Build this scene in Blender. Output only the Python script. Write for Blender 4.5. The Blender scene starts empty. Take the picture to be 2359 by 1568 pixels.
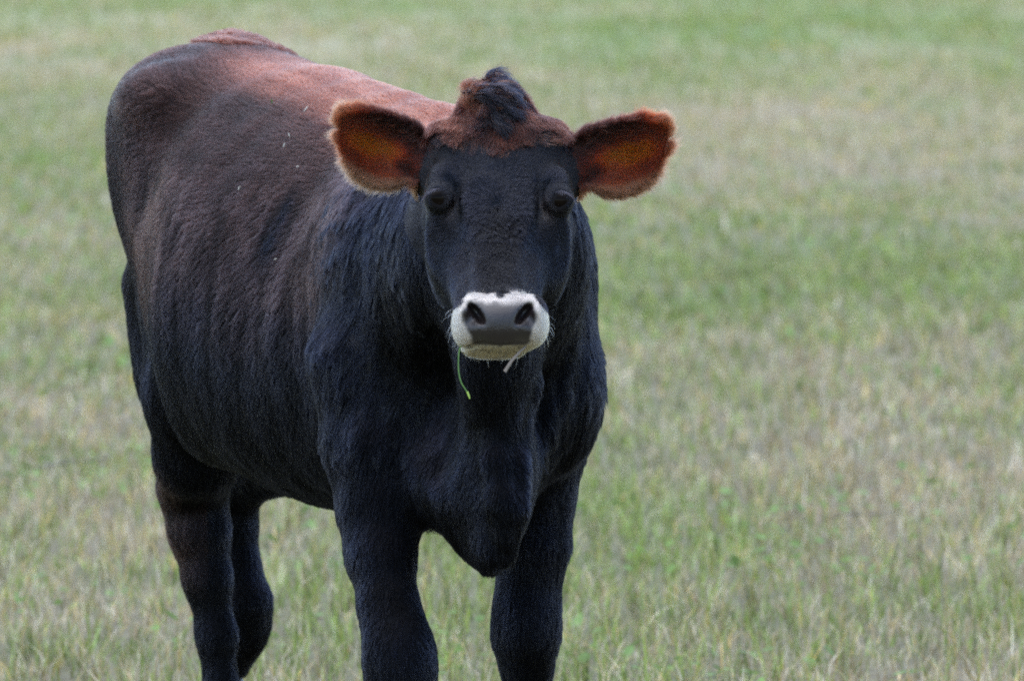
import bpy, math, random
import numpy as np
from mathutils import Vector, kdtree

# ---------------------------------------------------------------- camera, sky, sun, exposure
sc = bpy.context.scene
random.seed(7)
rng = np.random.default_rng(11)
FUR = 1.0          # share of hairs built
R = math.radians

CAM_Z, PITCH, FPX = 1.65, R(4.07), 20077.0      # 200 mm lens on a 23.5 mm sensor
cam_d = bpy.data.cameras.new("camera")
cam = bpy.data.objects.new("camera", cam_d)
sc.collection.objects.link(cam)
cam.location = (0, 0, CAM_Z)
cam.rotation_euler = (R(90) - PITCH, 0, 0)
cam_d.lens, cam_d.sensor_width = 200, 23.5
cam_d.clip_start, cam_d.clip_end = 0.1, 3000
cam_d.dof.use_dof = True
cam_d.dof.focus_distance = 12.0
cam_d.dof.aperture_fstop = 7.1
sc.camera = cam

SUN_EL, SUN_AZ = R(78), R(300)                  # azimuth the light comes from, clockwise from +Y
w = bpy.data.worlds.new("World")
sc.world = w
w.use_nodes = True
nt = w.node_tree
sky = nt.nodes.new("ShaderNodeTexSky")
sky.sky_type = 'NISHITA'
sky.sun_disc = False
sky.sun_elevation = SUN_EL
sky.sun_rotation = SUN_AZ
sky.air_density = 1.0
sky.dust_density = 0.3
bg = nt.nodes["Background"]
nt.links.new(sky.outputs[0], bg.inputs[0])
bg.inputs[1].default_value = 0.15
sun_d = bpy.data.lights.new("sun", 'SUN')
sun_d.energy = 1.35
sun_d.angle = R(100)
sun_d.color = (1, 0.95, 0.86)
sun = bpy.data.objects.new("sun", sun_d)
sc.collection.objects.link(sun)
sdir = Vector((math.sin(SUN_AZ) * math.cos(SUN_EL), math.cos(SUN_AZ) * math.cos(SUN_EL), math.sin(SUN_EL)))
sun.rotation_euler = sdir.to_track_quat('Z', 'Y').to_euler()

sc.view_settings.view_transform = 'Standard'
sc.view_settings.look = 'None'
sc.view_settings.exposure = 1.50
sc.view_settings.gamma = 1.0
sc.render.film_transparent = False
sc.cycles.use_denoising = False
sc.cycles.pixel_filter_type = 'BLACKMAN_HARRIS'
sc.cycles.filter_width = 2.0
sc.cycles.use_adaptive_sampling = False
sc.cycles.sample_clamp_indirect = 4.0
sc.cycles.max_bounces = 8
sc.cycles.transmission_bounces = 4
try:
    sc.cycles_curves.shape = 'RIBBONS'
    sc.cycles_curves.subdivisions = 2
except Exception:
    pass

# ---------------------------------------------------------------- helpers
def smooth(a, b, x):
    t = np.clip((x - a) / (b - a), 0, 1)
    return t * t * (3 - 2 * t)

_lat = rng.random((64, 64, 64)).astype(np.float32)
def noise(P, f, off=0.0):
    """trilinear value noise, 0..1; P (N,3), f scalar or per-axis"""
    q = np.asarray(P, dtype=np.float64) * np.asarray(f) + off + 1000.0
    i = np.floor(q).astype(np.int64)
    t = q - i
    t = t * t * (3 - 2 * t)
    i0 = i & 63
    i1 = (i + 1) & 63
    x0, y0, z0 = i0.T
    x1, y1, z1 = i1.T
    tx, ty, tz = t.T
    L = _lat
    a = (L[x0, y0, z0] * (1 - tx) + L[x1, y0, z0] * tx) * (1 - ty) + (L[x0, y1, z0] * (1 - tx) + L[x1, y1, z0] * tx) * ty
    b = (L[x0, y0, z1] * (1 - tx) + L[x1, y0, z1] * tx) * (1 - ty) + (L[x0, y1, z1] * (1 - tx) + L[x1, y1, z1] * tx) * ty
    return a * (1 - tz) + b * tz

def fbm(P, f, off=0.0, n=3):
    s, a, t = 0, 1.0, 0
    for k in range(n):
        s = s + a * noise(P, np.asarray(f) * 2 ** k, off + 17.3 * k)
        t += a
        a *= 0.5
    return s / t

def pix(px, py, y):
    """world point seen at (px, py) of the 2359-wide frame, at distance y along +Y"""
    a = PITCH + math.atan((py - 784) / FPX)
    return np.array([(px - 1179.5) * y / FPX, y, CAM_Z - y * math.tan(a)])

def tag(o, label=None, cat=None, group=None, kind=None):
    for k, v in (("label", label), ("category", cat), ("group", group), ("kind", kind)):
        if v:
            o[k] = v
    return o

def link(name, data, parent=None):
    o = bpy.data.objects.new(name, data)
    sc.collection.objects.link(o)
    if parent:
        o.parent = parent
        o.matrix_parent_inverse = parent.matrix_world.inverted()
    return o

def mesh_np(name, V, F, smooth_shade=True):
    """V (n,3), F (m,k) array of equal-size faces or list of arrays"""
    me = bpy.data.meshes.new(name)
    Fs = F if isinstance(F, list) else [F]
    Fs = [np.asarray(f, dtype=np.int32) for f in Fs if len(f)]
    me.vertices.add(len(V))
    me.vertices.foreach_set("co", np.asarray(V, dtype=np.float32).ravel())
    nl = sum(f.size for f in Fs)
    nf = sum(len(f) for f in Fs)
    me.loops.add(nl)
    me.polygons.add(nf)
    me.loops.foreach_set("vertex_index", np.concatenate([f.ravel() for f in Fs]))
    starts, s = [], 0
    for f in Fs:
        starts.append(s + np.arange(len(f)) * f.shape[1])
        s += f.size
    me.polygons.foreach_set("loop_start", np.concatenate(starts).astype(np.int32))
    me.update(calc_edges=True)
    me.polygons.foreach_set("use_smooth", np.full(nf, smooth_shade))
    return me

def set_col(me, name, C, domain='POINT'):
    a = me.attributes.new(name, 'FLOAT_COLOR', domain)
    C4 = np.ones((len(C), 4), dtype=np.float32)
    C4[:, :3] = C
    a.data.foreach_set("color", C4.ravel())

def mat(name):
    m = bpy.data.materials.new(name)
    m.use_nodes = True
    return m, m.node_tree, m.node_tree.nodes["Principled BSDF"]

# ---------------------------------------------------------------- materials
def attr_node(nt, name):
    a = nt.nodes.new("ShaderNodeAttribute")
    a.attribute_name = name
    return a

def M_blades():
    m, nt, p = mat("grass_blades")
    a = attr_node(nt, "Col")
    nt.links.new(a.outputs["Color"], p.inputs["Base Color"])
    p.inputs["Roughness"].default_value = 0.55
    p.inputs["Specular IOR Level"].default_value = 0.15
    tr = nt.nodes.new("ShaderNodeBsdfTranslucent")
    nt.links.new(a.outputs["Color"], tr.inputs["Color"])
    mx = nt.nodes.new("ShaderNodeMixShader")
    mx.inputs[0].default_value = 0.3
    nt.links.new(p.outputs[0], mx.inputs[1])
    nt.links.new(tr.outputs[0], mx.inputs[2])
    nt.links.new(mx.outputs[0], nt.nodes["Material Output"].inputs["Surface"])
    return m

def M_ground():
    m, nt, p = mat("pasture_soil")
    a = attr_node(nt, "Col")
    tc = nt.nodes.new("ShaderNodeTexCoord")
    n1 = nt.nodes.new("ShaderNodeTexNoise")
    n1.inputs["Scale"].default_value = 30
    n1.inputs["Detail"].default_value = 6
    nt.links.new(tc.outputs["Object"], n1.inputs["Vector"])
    r = nt.nodes.new("ShaderNodeMapRange")
    r.inputs[1].default_value, r.inputs[2].default_value = 0.3, 0.7
    r.inputs[3].default_value, r.inputs[4].default_value = 0.6, 1.3
    nt.links.new(n1.outputs[0], r.inputs[0])
    mul = nt.nodes.new("ShaderNodeVectorMath")
    mul.operation = 'MULTIPLY'
    nt.links.new(a.outputs["Color"], mul.inputs[0])
    nt.links.new(r.outputs[0], mul.inputs[1])
    nt.links.new(mul.outputs[0], p.inputs["Base Color"])
    p.inputs["Roughness"].default_value = 0.95
    b = nt.nodes.new("ShaderNodeBump")
    b.inputs["Strength"].default_value = 0.6
    b.inputs["Distance"].default_value = 0.03
    nt.links.new(n1.outputs[0], b.inputs["Height"])
    nt.links.new(b.outputs[0], p.inputs["Normal"])
    return m

def M_hide():
    """skin under the coat; nose leather is glossy and pebbled"""
    m, nt, p = mat("hide")
    a = attr_node(nt, "Col")
    g = attr_node(nt, "gloss")
    nt.links.new(a.outputs["Color"], p.inputs["Base Color"])
    tc = nt.nodes.new("ShaderNodeTexCoord")
    mr = nt.nodes.new("ShaderNodeMapRange")
    mr.inputs[3].default_value, mr.inputs[4].default_value = 0.75, 0.27
    nt.links.new(g.outputs["Fac"], mr.inputs[0])
    nt.links.new(mr.outputs[0], p.inputs["Roughness"])
    ms = nt.nodes.new("ShaderNodeMapRange")
    ms.inputs[3].default_value, ms.inputs[4].default_value = 0.12, 0.5
    nt.links.new(g.outputs["Fac"], ms.inputs[0])
    nt.links.new(ms.outputs[0], p.inputs["Specular IOR Level"])
    v = nt.nodes.new("ShaderNodeTexVoronoi")
    v.inputs["Scale"].default_value = 620
    nt.links.new(tc.outputs["Object"], v.inputs["Vector"])
    b = nt.nodes.new("ShaderNodeBump")
    b.inputs["Strength"].default_value = 0.4
    b.inputs["Distance"].default_value = 0.0012
    nt.links.new(v.outputs["Distance"], b.inputs["Height"])
    nt.links.new(b.outputs[0], p.inputs["Normal"])
    return m

def M_hair(name, ior, rough):
    m, nt, p = mat(name)
    nt.nodes.remove(p)
    h = nt.nodes.new("ShaderNodeBsdfHairPrincipled")
    try:
        h.model = 'CHIANG'
    except Exception:
        pass
    h.parametrization = 'COLOR'
    a = attr_node(nt, "hcol")
    nt.links.new(a.outputs["Color"], h.inputs["Color"])
    h.inputs["Roughness"].default_value = rough
    h.inputs["IOR"].default_value = ior
    h.inputs["Radial Roughness"].default_value = 0.55
    h.inputs["Coat"].default_value = 0.0
    nt.links.new(h.outputs[0], nt.nodes["Material Output"].inputs["Surface"])
    return m

def M_plain(name, col, rough=0.6, spec=0.5, coat=0.0):
    m, nt, p = mat(name)
    n = nt.nodes.new("ShaderNodeTexNoise")
    n.inputs["Scale"].default_value = 60
    mx = nt.nodes.new("ShaderNodeMix")
    mx.data_type = 'RGBA'
    mx.inputs[6].default_value = (col[0] * .75, col[1] * .75, col[2] * .75, 1)
    mx.inputs[7].default_value = (min(col[0] * 1.25, 1), min(col[1] * 1.25, 1), min(col[2] * 1.25, 1), 1)
    tc = nt.nodes.new("ShaderNodeTexCoord")
    nt.links.new(tc.outputs["Object"], n.inputs["Vector"])
    nt.links.new(n.outputs[0], mx.inputs[0])
    nt.links.new(mx.outputs[2], p.inputs["Base Color"])
    p.inputs["Roughness"].default_value = rough
    p.inputs["Specular IOR Level"].default_value = spec
    p.inputs["Coat Weight"].default_value = coat
    p.inputs["Coat Roughness"].default_value = 0.05
    return m

MAT_BL, MAT_GR, MAT_HIDE, MAT_HAIR = M_blades(), M_ground(), M_hide(), M_hair("coat_hair", 1.185, .32)
MAT_EAR = M_hair("ear_hair", 1.3, .45)
MAT_FACE = M_hair("face_hair", 1.32, .26)

# ---------------------------------------------------------------- pasture
def ground_h(x, y):
    P = np.stack([x, y, np.zeros_like(x)], 1)
    near = 1 - smooth(8, 11, np.hypot(x + 0.2, y - 13))
    return (fbm(P, (0.9, 0.6, 1), 3.0, 3) - 0.5) * 0.10 * (0.25 + 0.75 * (1 - near)) - 0.012

# real patches in the sward: (px, py) of the photograph's frame 2359 x 1568 turned into ground positions
def gxy(px, py):
    a = PITCH + math.atan((py - 784) / FPX)
    y = CAM_Z / math.tan(a)
    return (px - 1179.5) * y / FPX, y

PATCHES = [  # px, py, half width m, half length m, +green / -straw
    (60, 400, .7, 3, .5), (120, 90, 1.6, 5, -.55), (180, 290, .8, 3, -.35), (60, 30, 1.5, 6, .5),
    (1450, 60, 2.2, 7, .35), (2250, 30, 1.6, 6, .5), (1700, 330, 1.3, 5, -.6), (2200, 300, 1.0, 4, -.4),
    (1750, 480, 1.2, 2.5, .3), (1600, 620, .9, 2.2, .55), (2100, 650, .8, 2, .45), (1900, 780, .8, 1.2, -.45),
    (2200, 900, .6, 1.0, -.3), (1600, 900, .5, .9, -.2), (120, 950, .5, .6, -.25), (60, 1130, .4, .6, .2),
    (1950, 1080, .6, .5, -.4), (1600, 1290, .3, .35, .3), (2200, 1400, .3, .4, .35), (150, 1500, .3, .35, .35),
    (700, 1400, .25, .35, .3), (1720, 1190, .2, .2, -.5), (250, 820, .4, .7, .15), (1000, 40, 2, 5, .15), (800, 150, 1, 3, -.3),
]
PATCHES = [(*gxy(a, b), c, d, e) for a, b, c, d, e in PATCHES]

def greenness(x, y):
    P = np.stack([x, y, np.zeros_like(x)], 1)
    g = (0.50 + 1.1 * (fbm(P, (1.1, 0.30, 1), 9.0, 3) - 0.5) + 0.9 * (fbm(P, (5.0, 2.2, 1), 31.0, 2) - 0.5)
         + 0.5 * (noise(P, (14.0, 9.0, 1), 5.0) - 0.5))
    for cx, cy, rx, ry, s in PATCHES:
        g = g + 0.62 * s * np.exp(-((x - cx) / rx) ** 2 - ((y - cy) / ry) ** 2)
    return np.clip(g, 0, 1)

GREEN = np.array([[.160, .220, .045], [.215, .270, .065], [.265, .320, .100], [.140, .175, .045], [.25, .31, .14]])
STRAW = np.array([[.52, .44, .31], [.43, .35, .23], [.62, .55, .43], [.33, .23, .13], [.50, .45, .31], [.54, .39, .13]])

def build_ground():
    def axis(breaks):
        out = []
        for a, b, st in breaks:
            out.append(np.arange(a, b, st))
        out.append([breaks[-1][1]])
        return np.concatenate(out)
    xs = axis([(-900, -100, 100), (-100, -20, 10), (-20, -6, 1), (-6, 6, .25), (6, 20, 1), (20, 100, 10), (100, 900, 100)])
    ys = axis([(-300, -20, 40), (-20, 8, 2), (8, 30, .25), (30, 80, .5), (80, 200, 8), (200, 1800, 100)])
    X, Y = np.meshgrid(xs, ys, indexing='ij')
    x, y = X.ravel(), Y.ravel()
    z = ground_h(x, y) * (1 - smooth(60, 150, np.hypot(x, y)))
    nx, ny = X.shape
    i = np.arange(nx * ny).reshape(nx, ny)
    F = np.stack([i[:-1, :-1].ravel(), i[1:, :-1].ravel(), i[1:, 1:].ravel(), i[:-1, 1:].ravel()], 1)
    me = mesh_np("ground", np.stack([x, y, z], 1), F)
    g = greenness(x, y)[:, None]
    soil = np.array([.085, .068, .042])
    turf = g * np.array([.17, .235, .085]) + (1 - g) * np.array([.36, .31, .20])
    k = smooth(20, 55, y)[:, None]
    set_col(me, "Col", (0.7 * soil + 0.3 * turf) * (1 - k) + turf * k)
    me.materials.append(MAT_GR)
    return tag(link("ground", me), kind="structure")

def build_grass():
    Vs, Cs, Q, T = [], [], [], []
    base = 0
    def band(y0, y1, dens, wmul, hmul, side=0.0, var=1.0):
        nonlocal base
        # positions in the trapezoid the lens (and a step beside it) can see
        hw = lambda y: 0.105 * y + 0.7
        area = (hw(y0) + hw(y1)) * (y1 - y0)
        n = int(area * dens)
        y = y0 + (y1 - y0) * rng.random(int(n * 1.25))
        keep = rng.random(len(y)) < hw(y) / hw(y1)
        y = y[keep]
        x = (rng.random(len(y)) * 2 - 1) * hw(y)
        if side:
            x = np.sign(x) * (hw(y) - .05 + np.abs(x) / hw(y) * side)
        # tufting: pull blades together into small tussocks
        cell = 0.07
        cx, cy = np.floor(x / cell), np.floor(y / cell)
        P = np.stack([cx * 7.13, cy * 5.71, cx * 0 + 2], 1)
        ox, oy = noise(P, 1.0, 0.31), noise(P, 1.0, 40.77)
        tx, ty = (cx + ox) * cell, (cy + oy) * cell
        pull = 0.45 * rng.random(len(x))
        x, y = x + (tx - x) * pull, y + (ty - y) * pull
        n = len(x)
        g = greenness(x, y)
        tn = noise(np.stack([x, y, x * 0], 1), (9, 9, 1), 77.0)
        isg = rng.random(n) < (0.12 + 0.66 * g)
        gi = rng.integers(0, len(GREEN), n)
        si = rng.integers(0, len(STRAW), n)
        col = np.where(isg[:, None], GREEN[gi] * [1.07, 1.11, .84], STRAW[si] * [1.02, 1.0, .99]) * (1.02 - .48 * var + 0.95 * var * rng.random(n))[:, None]
        # pale and dark tussocks
        col = col * (1 - .4 * var + 0.80 * var * noise(np.stack([x, y, x * 0], 1), (22, 22, 1), 12.0))[:, None]
        H = (0.022 + 0.042 * rng.random(n) ** 1.5) * (0.55 + 1.0 * tn) * hmul
        tall = rng.random(n) < 0.05
        H = np.where(tall, H * 1.7, H)
        W = (0.0015 + 0.0018 * rng.random(n)) * wmul * np.where(isg, 1.15, 0.9)
        ang = rng.random(n) * 2 * np.pi
        lean = (0.15 + 0.85 * rng.random(n) ** 1.5) * np.where(isg, 1.0, 1.15)
        la = ang + rng.normal(0, .5, n)
        dirx, diry = np.cos(la), np.sin(la)
        wx, wy = -np.sin(ang), np.cos(ang)
        z0 = ground_h(x, y)
        B = np.stack([x, y, z0 - 0.004], 1)
        wv = np.stack([wx, wy, wx * 0], 1) * W[:, None] / 2 * 2
        D = np.stack([dirx, diry, dirx * 0], 1)
        up = np.array([0, 0, 1.0])
        def pt(t):
            return B + up * (H * t * (1 - 0.28 * lean * t))[:, None] + D * (H * lean * t * t)[:, None]
        p1, p2, p3 = pt(0.0), pt(0.5), pt(1.0)
        V = np.stack([p1 - wv * .5, p1 + wv * .5, p2 + wv * .42, p2 - wv * .42, p3], 1).reshape(-1, 3)
        i = base + np.arange(n)[:, None] * 5
        Q.append(np.concatenate([i, i + 1, i + 2, i + 3], 1))
        T.append(np.concatenate([i + 3, i + 2, i + 4], 1))
        c = np.repeat(col, 5, 0).reshape(n, 5, 3)
        c[:, 4] = c[:, 4] * 0.8 + 0.2 * STRAW[0]      # dry tips
        Vs.append(V)
        Cs.append(c.reshape(-1, 3))
        base += 5 * n
    band(11.3, 14.2, 1400, 1.2, 1)
    band(14.2, 19, 4300, .92, 1.1, var=1.2)
    band(19, 27, 2500, 1.3, 1.0, var=1.1)
    band(27, 42, 1100, 2.4, .85, var=.7)
    band(42, 75, 450, 4.0, .9, var=.45)
    band(10, 20, 700, 2.0, 1, side=6.0)
    band(20, 34, 330, 3.0, .9, side=9.0)
    band(34, 75, 90, 5.0, .9, side=16.0)
    band(5, 11.4, 500, 1.6, 1)
    # broad low leaves of clover and plantain among the blades
    n = 9000
    y = 13.5 + 22 * rng.random(n) ** 1.3
    x = (rng.random(n) * 2 - 1) * (0.1 * y + .5)
    c0 = noise(np.stack([x, y, x * 0], 1), (2.2, 1.6, 1), 55.0)
    keep = c0 > 0.56
    x, y = x[keep], y[keep]
    n = len(x)
    z = ground_h(x, y) + 0.008 + 0.025 * rng.random(n)
    a = rng.random(n) * 2 * np.pi
    L, W = 0.012 + 0.02 * rng.random(n), 0.006 + 0.007 * rng.random(n)
    d = np.stack([np.cos(a), np.sin(a), rng.normal(0.25, .3, n)], 1)
    s = np.stack([-np.sin(a), np.cos(a), rng.normal(0, .3, n)], 1)
    C0 = np.stack([x, y, z], 1)
    pts = [C0, C0 + d * (L * .35)[:, None] + s * W[:, None], C0 + d * (L * .8)[:, None] + s * (W * .8)[:, None],
           C0 + d * L[:, None], C0 + d * (L * .8)[:, None] - s * (W * .8)[:, None], C0 + d * (L * .35)[:, None] - s * W[:, None]]
    V = np.stack(pts, 1).reshape(-1, 3)
    i = base + np.arange(n)[:, None] * 6
    Q.append(np.concatenate([i, i + 1, i + 2, i + 3], 1))
    Q.append(np.concatenate([i, i + 3, i + 4, i + 5], 1))
    col = np.array([.19, .31, .09]) * (0.7 + .5 * rng.random(n))[:, None]
    Vs.append(V)
    Cs.append(np.repeat(col, 6, 0))
    me = mesh_np("grass", np.concatenate(Vs), [np.concatenate(Q), np.concatenate(T)], False)
    set_col(me, "Col", np.concatenate(Cs))
    me.materials.append(MAT_BL)
    return tag(link("grass", me), "short grazed pasture grass, green mixed with dry straw blades", "grass", kind="stuff")

build_ground()
GRASS = build_grass()

# ---------------------------------------------------------------- cow: one signed-distance body
YAW = R(20)
CO = np.array([-0.07, 12.45, 0.0])
CEX = np.array([math.cos(YAW), math.sin(YAW), 0])
CEY = np.array([-math.sin(YAW), math.cos(YAW), 0])
CEZ = np.array([0, 0, 1.0])
COW = (CO, np.stack([CEX, CEY, CEZ]))          # rows are the axes
PHI = R(44)                                     # face slopes 44 degrees off the vertical
HO = np.array([-0.018, 12.015, 1.108])          # poll, on the plane of the face
HA = np.array([0, -math.sin(PHI), -math.cos(PHI)])
HN = np.array([0, -math.cos(PHI), math.sin(PHI)])
ROLL = R(1.0)
_rx = np.array([math.cos(ROLL), 0, -math.sin(ROLL)])
HEAD = (HO, np.stack([_rx, HA, HN]))            # x, s (down the face), n (out of the face)
WORLD = (np.zeros(3), np.eye(3))

def to_local(fr, P):
    return (P - fr[0]) @ fr[1].T

def to_world(fr, p):
    return fr[0] + np.asarray(p) @ fr[1]

def axis_steps(a, b, fa, fb, fine, coarse):
    out = []
    if fa > a: out.append(np.arange(a, fa, coarse))
    out.append(np.arange(fa, fb, fine))
    if b > fb: out.append(np.arange(fb, b, coarse))
    return np.concatenate(out).astype(np.float32)

GX = axis_steps(-.80, .36, -.285, .262, .0034, .008)
GY = axis_steps(11.66, 13.95, 11.66, 12.14, .0034, .008)
GZ = axis_steps(-.01, 1.235, .74, 1.19, .0034, .008)
VOL = np.full((len(GX), len(GY), len(GZ)), 0.5, dtype=np.float32)

def sub(bb, pad):
    lo, hi = bb
    s = []
    for g, a, b in zip((GX, GY, GZ), lo, hi):
        s.append(slice(max(np.searchsorted(g, a - pad) - 1, 0), min(np.searchsorted(g, b + pad) + 1, len(g))))
    return tuple(s)

def apply(fn, fr, lo, hi, k, op='add'):
    """fn(x,y,z) -> distance in the frame fr; lo/hi its bounds in that frame"""
    cs = np.array([[(lo, hi)[i][0], (lo, hi)[j][1], (lo, hi)[l][2]] for i in (0, 1) for j in (0, 1) for l in (0, 1)])
    W = to_world(fr, cs)
    sl = sub((W.min(0), W.max(0)), k + 0.012)
    X, Y, Z = GX[sl[0]][:, None, None], GY[sl[1]][None, :, None], GZ[sl[2]][None, None, :]
    if 0 in (X.size, Y.size, Z.size):
        return
    o, A = fr
    X, Y, Z = X - np.float32(o[0]), Y - np.float32(o[1]), Z - np.float32(o[2])
    A = A.astype(np.float32)
    l = [A[i, 0] * X + A[i, 1] * Y + A[i, 2] * Z for i in range(3)]
    d = fn(*l).astype(np.float32)
    v = VOL[sl]
    if op == 'add':
        h = np.maximum(k - np.abs(v - d), 0) / k
        VOL[sl] = np.minimum(v, d) - h * h * k * 0.25
    else:
        d = -d
        h = np.maximum(k - np.abs(v - d), 0) / k
        VOL[sl] = np.maximum(v, d) + h * h * k * 0.25

def rotm(rx=0, ry=0, rz=0):
    from mathutils import Euler
    return np.array(Euler((rx, ry, rz)).to_matrix())

def ell(fr, c, r, k=.02, rot=None, op='add'):
    c, r = np.array(c, float), np.array(r, float)
    o = to_world(fr, c)
    A = fr[1] if rot is None else rotm(*rot).T @ fr[1]
    def fn(x, y, z):
        k0 = np.sqrt((x / r[0]) ** 2 + (y / r[1]) ** 2 + (z / r[2]) ** 2)
        k1 = np.sqrt((x / r[0] ** 2) ** 2 + (y / r[1] ** 2) ** 2 + (z / r[2] ** 2) ** 2) + 1e-6
        return k0 * (k0 - 1) / k1
    apply(fn, (o, A), -r, r, k, op)

def chain(fr, pts, k=.02, sc_=(1, 1, 1), op='add'):
    """tapered capsules through pts (x,y,z,r); sc_ stretches the round section along the frame's axes"""
    sc_ = np.array(sc_, float)
    for a, b in zip(pts[:-1], pts[1:]):
        A, B = np.array(a[:3]) / sc_, np.array(b[:3]) / sc_
        ra, rb = a[3], b[3]
        AB = B - A
        L2 = float(AB @ AB) + 1e-9
        def fn(x, y, z):
            px, py, pz = x / sc_[0] - A[0], y / sc_[1] - A[1], z / sc_[2] - A[2]
            t = np.clip((px * AB[0] + py * AB[1] + pz * AB[2]) / L2, 0, 1)
            d = np.sqrt((px - t * AB[0]) ** 2 + (py - t * AB[1]) ** 2 + (pz - t * AB[2]) ** 2)
            return d - (ra + (rb - ra) * t)
        rm = max(ra, rb) * sc_
        lo = np.minimum(a[:3], b[:3]) - rm
        hi = np.maximum(a[:3], b[:3]) + rm
        apply(fn, fr, lo, hi, k, op)

def loft(fr, st, ax, k=.02, op='add'):
    """st rows: position along axis ax, centre x, centre v, half width, up, down, exponent up, exponent down
       ax=1: section plane is (x, z) of the frame"""
    st = np.array(st, float)
    s = st[:, 0]
    def fn(x, y, z):
        y = np.broadcast_to(y, np.broadcast(x, y, z).shape)
        yc = np.clip(y, s[0], s[-1])
        I = lambda c: np.interp(yc, s, st[:, c]).astype(np.float32)
        u = np.abs(x - I(1))
        v = z - I(2) - (I(8) * x if st.shape[1] > 8 else 0)
        wd = I(3)
        hh = np.where(v > 0, I(4), I(5))
        n = np.where(v > 0, I(6), I(7))
        u = u / wd + 1e-4
        v = np.abs(v) / hh + 1e-4
        kk = (u ** n + v ** n) ** (1 / n)
        gx = u ** (n - 1) / wd
        gz = v ** (n - 1) / hh
        g = np.sqrt(gx * gx + gz * gz) * kk ** (1 - n)
        d = (kk - 1) / np.maximum(g, 1 / np.maximum(wd, hh))
        e = np.abs(y - yc)
        return np.where(e > 0, np.hypot(np.maximum(d, 0), e), d)
    wmax = st[:, 3].max()
    lo = (st[:, 1].min() - wmax, s[0], (st[:, 2] - st[:, 5]).min())
    hi = (st[:, 1].max() + wmax, s[-1], (st[:, 2] + st[:, 4]).max() + .04)
    apply(fn, fr, np.array(lo), np.array(hi), k, op)

def dense(st, n=40):
    """smooth the station table with a Catmull-Rom resample"""
    st = np.array(st, float)
    t = np.linspace(0, len(st) - 1, n)
    out = []
    for q in t:
        i = int(min(q, len(st) - 2))
        f = q - i
        p0, p1, p2, p3 = st[max(i - 1, 0)], st[i], st[i + 1], st[min(i + 2, len(st) - 1)]
        out.append(0.5 * ((2 * p1) + (p2 - p0) * f + (2 * p0 - 5 * p1 + 4 * p2 - p3) * f * f + (3 * p1 - p0 - 3 * p2 + p3) * f ** 3))
    out = np.array(out)
    out[:, 0] = np.maximum.accumulate(out[:, 0])
    return out

def torso_row(ly, ztop, zbot, zc, wd, nt_=1.9, nb=2.2, cx=0.0, sh=0.0):
    return (ly, cx, zc, wd, ztop - zc, zc - zbot, nt_, nb, sh)      # sh: hips tilt sideways, near side high

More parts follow.
